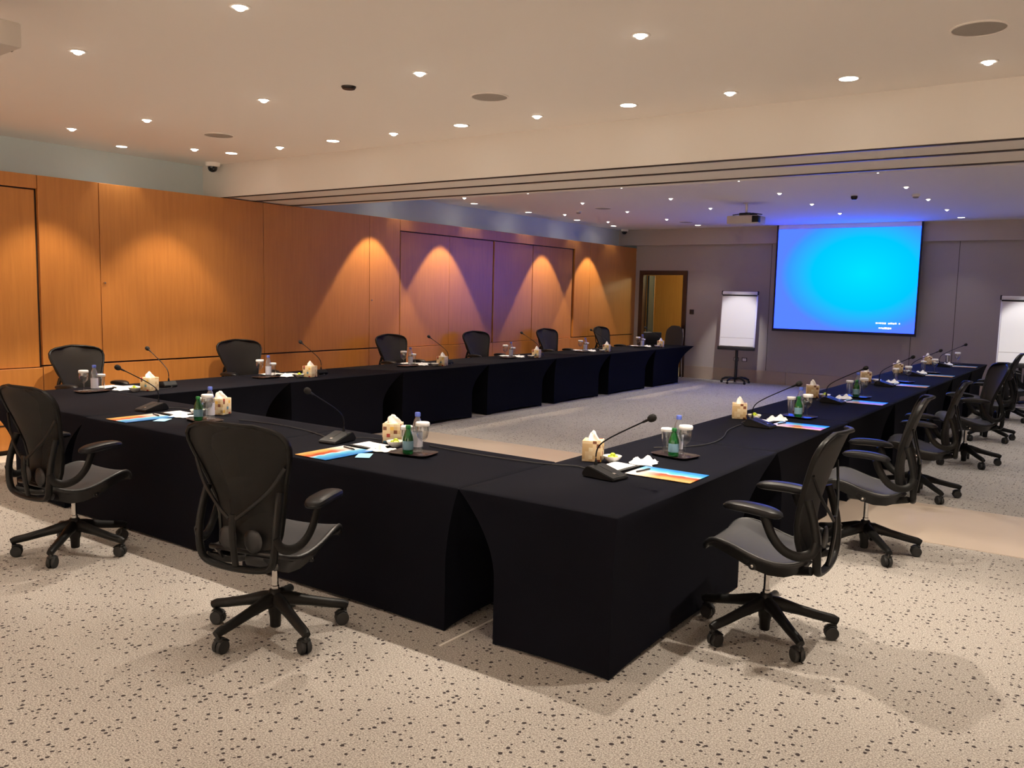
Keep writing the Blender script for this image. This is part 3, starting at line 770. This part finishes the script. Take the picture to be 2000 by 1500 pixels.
def make_tray():
    mb = MB()
    n = 32; rings = []
    def rr(w, h, z, rad):
        out = []
        for i in range(n):
            a = 2*PI*i/n; c, s = math.cos(a), math.sin(a)
            out.append(mb.bm.verts.new((math.copysign(abs(c)**.35, c)*w, math.copysign(abs(s)**.35, s)*h, z)))
        return out
    R = [rr(.125, .085, 0, 0), rr(.135, .095, .004, 0), rr(.142, .102, .012, 0), rr(.138, .098, .012, 0), rr(.130, .090, .005, 0), rr(.10, .07, .004, 0)]
    for a, b in zip(R, R[1:]):
        for i in range(n): mb.bm.faces.new((a[i], a[(i+1) % n], b[(i+1) % n], b[i]))
    mb.bm.faces.new(R[0][::-1]); mb.bm.faces.new(R[-1])
    r = mb.build('serving_tray', M['tray']); tag(r, 'x', 'tray'); return Proto(r)
def make_goblet():
    r = empty('stemmed_glass'); tag(r, 'x', 'glass')
    MB().lathe([(.034, 0), (.033, .003), (.008, .008), (.005, .02), (.0048, .075), (.010, .085), (.030, .105), (.040, .135), (.041, .16), (.037, .192), (.0355, .192), (.039, .16), (.038, .137), (.028, .109), (.003, .092)], 24).build('glass_body', M['glass'], r)
    MB().lathe([(.041, .178), (.0435, .182), (.044, .198), (.040, .2035), (.003, .205)], 28, cap0=False).build('paper_cover', M['white'], r)
    return Proto(r)
def make_tumbler():
    r = empty('tumbler'); tag(r, 'x', 'glass')
    MB().lathe([(.026, 0), (.027, .003), (.034, .150), (.0325, .150), (.0255, .008), (.002, .008)], 24).build('glass_body', M['glass'], r)
    MB().lathe([(.037, .140), (.0385, .144), (.039, .157), (.035, .162), (.003, .163)], 28, cap0=False).build('paper_cover', M['white'], r)
    return Proto(r)
def make_bottle():
    r = empty('water_bottle'); tag(r, 'x', 'bottle')
    MB().lathe([(.026, 0), (.031, .004), (.032, .02), (.0315, .15), (.030, .17), (.022, .20), (.014, .222), (.013, .232)], 24).build('bottle_body', M['pet'], r)
    MB().lathe([(.0325, .035), (.0328, .04), (.0328, .125), (.0325, .13)], 24, cap0=False, cap1=False).build('bottle_label', M['label'], r)
    MB().lathe([(.0165, .226), (.0175, .230), (.0175, .248), (.015, .252)], 20).build('bottle_cap', M['cap'], r)
    return Proto(r)
def make_green():
    r = empty('green_water_bottle'); tag(r, 'x', 'bottle')
    MB().lathe([(.026, 0), (.032, .004), (.033, .02), (.033, .085), (.030, .108), (.021, .135), (.0135, .155), (.0125, .165)], 24).build('bottle_body', M['green'], r)
    MB().lathe([(.0335, .03), (.0338, .033), (.0338, .082), (.0335, .085)], 24, cap0=False, cap1=False).build('bottle_label', M['label2'], r)
    MB().lathe([(.015, .160), (.016, .163), (.016, .178), (.014, .181)], 20).build('bottle_cap', M['gcap'], r)
    return Proto(r)
def make_folder():
    r = MB().box(-.135, .135, -.20, .20, 0, .004, .001, seg=1).build('printed_folder', M['folder'], smooth=False); tag(r, 'x', 'folder'); return Proto(r)
def make_pen():
    r = empty('pen'); tag(r, 'x', 'pen')
    MB().tube([(-.065, 0, .006), (-.06, 0, .006), (.055, 0, .006), (.065, 0, .006)], [.002, .0048, .0048, .003], 8).build('barrel', M['rubber'], r)
    MB().tube([(.02, 0, .0115), (.055, 0, .0115)], .0014, 6).build('clip', M['steel'], r)
    return Proto(r)
def make_pad():
    r = empty('notebook'); tag(r, 'x', 'notebook')
    MB().box(-.11, .11, -.085, .085, 0, .008, .002).build('cover', M['rubber'], r)
    def pg(u, v): return Vector((-.10+.2*u, -.062+.142*v, .0085+.002*math.sin(3*u+2*v)**2))
    MB().grid(pg, 8, 6, thick=.002).build('paper_sheet', M['white'], r)
    return Proto(r)
def make_napkin(seed):
    rnd = random.Random(seed); ph = [rnd.uniform(0, 6) for _ in range(8)]
    def nf(u, v):
        x, y = 2*u-1, 2*v-1; e = max(0, 1-max(abs(x), abs(y))**3)
        z = .004+e*(.012+.010*math.sin(5*x+ph[0]+2*y)+.010*math.sin(7*y+ph[1]-3*x)+.006*math.sin(11*x+9*y+ph[2]))
        return Vector((x*.070+.008*math.sin(4*y+ph[3]), y*.062+.008*math.sin(5*x+ph[4]), max(.003, z)))
    r = MB().grid(nf, 18, 14, thick=.0015).build('crumpled_napkin', M['white']); tag(r, 'x', 'napkin'); return Proto(r)
def make_sheet():
    def f(u, v): return Vector((-.13+.26*u, -.10+.2*v, .002+.006*abs(math.sin(4*u+5*v))*u))
    r = MB().grid(f, 12, 10, thick=.0015).build('paper_sheet', M['white']); tag(r, 'x', 'paper'); return Proto(r)
def make_wipe():
    r = MB().box(-.045, .045, -.07, .07, 0, .003, .001, seg=1).build('blue_card', M['paleblue']); tag(r, 'x', 'card'); return Proto(r)
P_ = dict(mic=make_mic(), box=make_tissue_box(), bowl=make_bowl(), grape=make_fruit(M['fruit'], 'green_grape'), slice=make_fruit(M['fruit2'], 'yellow_fruit_piece'),
          tray=make_tray(), goblet=make_goblet(), tumbler=make_tumbler(), bottle=make_bottle(), green=make_green(), folder=make_folder(),
          pen=make_pen(), pad=make_pad(), napkin=make_napkin(3), card=make_wipe(), sheet=make_sheet())

def setting(ex, ey, rz, where, row, tray_u=.42, tray_v=.50, box=(.05, .80, 30), mic=(-.26, .50, 0), folder=True, white=False, fruit=True, mirror=False, greenb=True, bottle=True, bs=0.):
    c, s = math.cos(rz), math.sin(rz)
    def put(k, u, v, deg, label, group, z=TZ+.0015):
        x, y = ex+u*c-v*s, ey+u*s+v*c
        return P_[k].put((x, y, z), rz+math.radians(deg), '%s, %s' % (label, where), '%s %s' % (group, row))
    put('mic', mic[0], mic[1], mic[2], 'black gooseneck desk microphone', 'microphones')
    put('box', box[0], box[1], box[2], 'mosaic-patterned tissue box', 'tissue boxes')
    if folder:
        put('folder', 0., .245, 0, 'blue and orange printed folder', 'printed folders')
        put('pen', -.02, .385, -12, 'black pen lying on folder', 'pens', TZ+.006)
    if not folder: put('sheet', .10, .14, 12, 'loose white paper sheets', 'paper sheets')
    put('pad', -.005 if folder else .0, .56 if folder else .30, -4, 'black notebook with white sheet', 'notebooks')
    nk = put('napkin', .15 if row != 'of the right-hand row' else .215, .50 if folder else .46, 8, 'crumpled white napkin', 'napkins')
    nk.scale = (1.2, 1.2, 1.3) if row == 'of the right-hand row' else (1, 1, 1)
    bw = (.12, .665) if row == 'of the right-hand row' else (.13, .652)
    put('bowl', bw[0], bw[1], 0, 'white snack bowl', 'bowls')
    if fruit:
        for i, (du, dv) in enumerate(((-.018, -.006), (.016, -.012), (.0, .018), (.004, .0))):
            P_['grape' if i != 1 else 'slice'].put((ex+(bw[0]+du)*c-(bw[1]+dv)*s, ey+(bw[0]+du)*s+(bw[1]+dv)*c, TZ+.018+(.014 if i == 3 else 0)), i*1.1,
                                                   ('yellow fruit piece in the bowl, %s' if i == 1 else 'green fruit piece in the bowl, %s') % where, 'fruit in the bowl, %s' % where)
    zt = TZ+.0065
    put('tray', tray_u, tray_v, bs, 'dark serving tray', 'trays')
    side = row == 'of the right-hand row'
    def tr(k, du, dv, label, group):
        if side: du, dv = {'goblet': (.082, -.012), 'tumbler': (-.088, .02), 'bottle': (-.012, .040), 'green': (.020, -.048)}[k]; du, dv = -du, -dv
        a = math.radians(bs); put(k, tray_u+du*math.cos(a)-dv*math.sin(a), tray_v+du*math.sin(a)+dv*math.cos(a), 0, label, group, zt)
    tr('goblet', .072, -.012, 'stemmed glass with white paper cover', 'stemmed glasses')
    tr('tumbler', -.072, .035, 'tumbler with white paper cover', 'tumblers')
    if bottle: tr('bottle', .0, .045, 'clear water bottle with blue cap', 'clear bottles')
    if greenb: tr('green', -.012, -.045, 'small green water bottle with pale label', 'green bottles')
    if row == 'of the front row': put('card', .20, .30, 35, 'pale blue paper card', 'cards')
F = 3.42
setting(-3.93, F, 0, 'right place of front row', 'of the front row', tray_u=.38, tray_v=.55, box=(-.02, .79, 32), mic=(-.30, .56, 8), bs=10)
setting(-6.06, F, 0, 'left place of front row', 'of the front row', tray_u=.44, tray_v=.50, box=(.22, .80, 20), mic=(-.34, .56, 5), bs=-10)
SR = [(4.46, .58, .46), (6.94, .54, .42), (9.05, .48, .44), (11.35, .48, .44), (13.25, .46, .44), (15.55, .40, .46)]
for i, (y, tu, tv) in enumerate(SR):
    setting(-1.81, y, PI/2, '%s place of right-hand row' % ordn(i), 'of the right-hand row', tray_u=tu, tray_v=tv, box=(.10, .79, 22), mic=(-.285 if i == 0 else -.245, .50, -8 if i == 0 else -4), bs=78, fruit=i < 3, greenb=i < 3, bottle=i < 3)
SL = [4.70, 6.72, 9.1, 11.45, 13.75, 16.0]
for i, y in enumerate(SL):
    setting(-8.30, y, -PI/2, '%s place of left-hand row' % ordn(i), 'of the left-hand row', tray_u=.42, tray_v=.42, box=(-.02, .66, 15), mic=(-.32, .46, 0), folder=False, fruit=i < 2, greenb=False, bs=0)

# cables lying on the right-hand table
def cable(pts, label):
    o = MB().tube(smooth_pts([(x, y, TZ+.005) for x, y in pts], 3), .004, 6).build('microphone_cable', M['rubber']); tag(o, label, 'cable', 'cables lying on the tables')
cable([(-2.44, 6.66), (-2.42, 6.30), (-2.30, 5.95), (-2.26, 5.60), (-2.36, 5.35), (-2.50, 5.2)], 'thin black cable between the two nearest places of right-hand row')
cable([(-2.47, 4.28), (-2.58, 4.32), (-2.68, 4.26), (-2.85, 4.22), (-3.3, 4.20), (-3.65, 4.24)], 'thin black cable crossing the gap from right-hand row to front row')
cable([(-4.40, 4.02), (-4.7, 4.12), (-5.1, 4.16), (-5.45, 4.10)], 'thin black cable behind the right place of front row')

for fx, fy, tx, ty in ((-5.8, 15.5, -6.52, 17.2), (-.8, 15.5, -1.36, 16.85)):  # extra beams added at ceiling height to brighten the flip charts
    d = bpy.data.lights.new('easel_spot', 'SPOT'); d.energy = 190; d.spot_size = math.radians(26); d.spot_blend = .6; d.color = (1, .95, .93); d.shadow_soft_size = .03
    o = bpy.data.objects.new('easel_spot', d); C.objects.link(o); o.location = (fx, fy, H-.035)
    o.rotation_euler = (Vector((tx, ty, 1.35))-o.location).to_track_quat('-Z', 'Y').to_euler()

# ------------------------------------------------------------------ extra real light: corridor lamps, projector beam on the screen is the picture's own glow
cl = bpy.data.lights.new('corridor_lamp', 'POINT'); cl.energy = 45; cl.color = (.9, 1., .62); cl.shadow_soft_size = .1
o = bpy.data.objects.new('corridor_lamp', cl); C.objects.link(o); o.location = (-7.4, YF+1.3, 2.5)

w = bpy.data.worlds.new('world'); bpy.context.scene.world = w; w.use_nodes = True
w.node_tree.nodes['Background'].inputs[0].default_value = (.02, .018, .016, 1)

# ------------------------------------------------------------------ camera
pitch, roll, yaw = -0.10459, 0.022496, 0.61548
fw = Vector((-math.sin(yaw)*math.cos(pitch), math.cos(yaw)*math.cos(pitch), math.sin(pitch)))
rt = Vector((math.cos(yaw), math.sin(yaw), 0)); upv = rt.cross(fw)
r2 = rt*math.cos(roll)+upv*math.sin(roll); u2 = -rt*math.sin(roll)+upv*math.cos(roll)
cd = bpy.data.cameras.new('camera'); cam = bpy.data.objects.new('camera', cd); C.objects.link(cam)
mw = Matrix((( r2.x, u2.x, -fw.x, 0), (r2.y, u2.y, -fw.y, 0), (r2.z, u2.z, -fw.z, 1.76), (0, 0, 0, 1)))
cam.matrix_world = mw
cd.sensor_fit = 'HORIZONTAL'; cd.sensor_width = 36; cd.lens = 36*1676.02/2000; cd.clip_start = .05; cd.clip_end = 100
S = bpy.context.scene; S.camera = cam
S.view_settings.view_transform = 'Standard'; S.view_settings.look = 'None'; S.view_settings.gamma = 1; S.view_settings.exposure = 0.35
S.view_settings.use_curve_mapping = False
S.cycles.max_bounces = 12; S.cycles.diffuse_bounces = 6; S.cycles.glossy_bounces = 4; S.cycles.transparent_max_bounces = 16
S.cycles.sample_clamp_indirect = 6; S.cycles.caustics_reflective = False; S.cycles.caustics_refractive = False
S.cycles.use_denoising = True; S.cycles.use_adaptive_sampling = True; S.cycles.adaptive_threshold = .08; S.cycles.adaptive_min_samples = 16
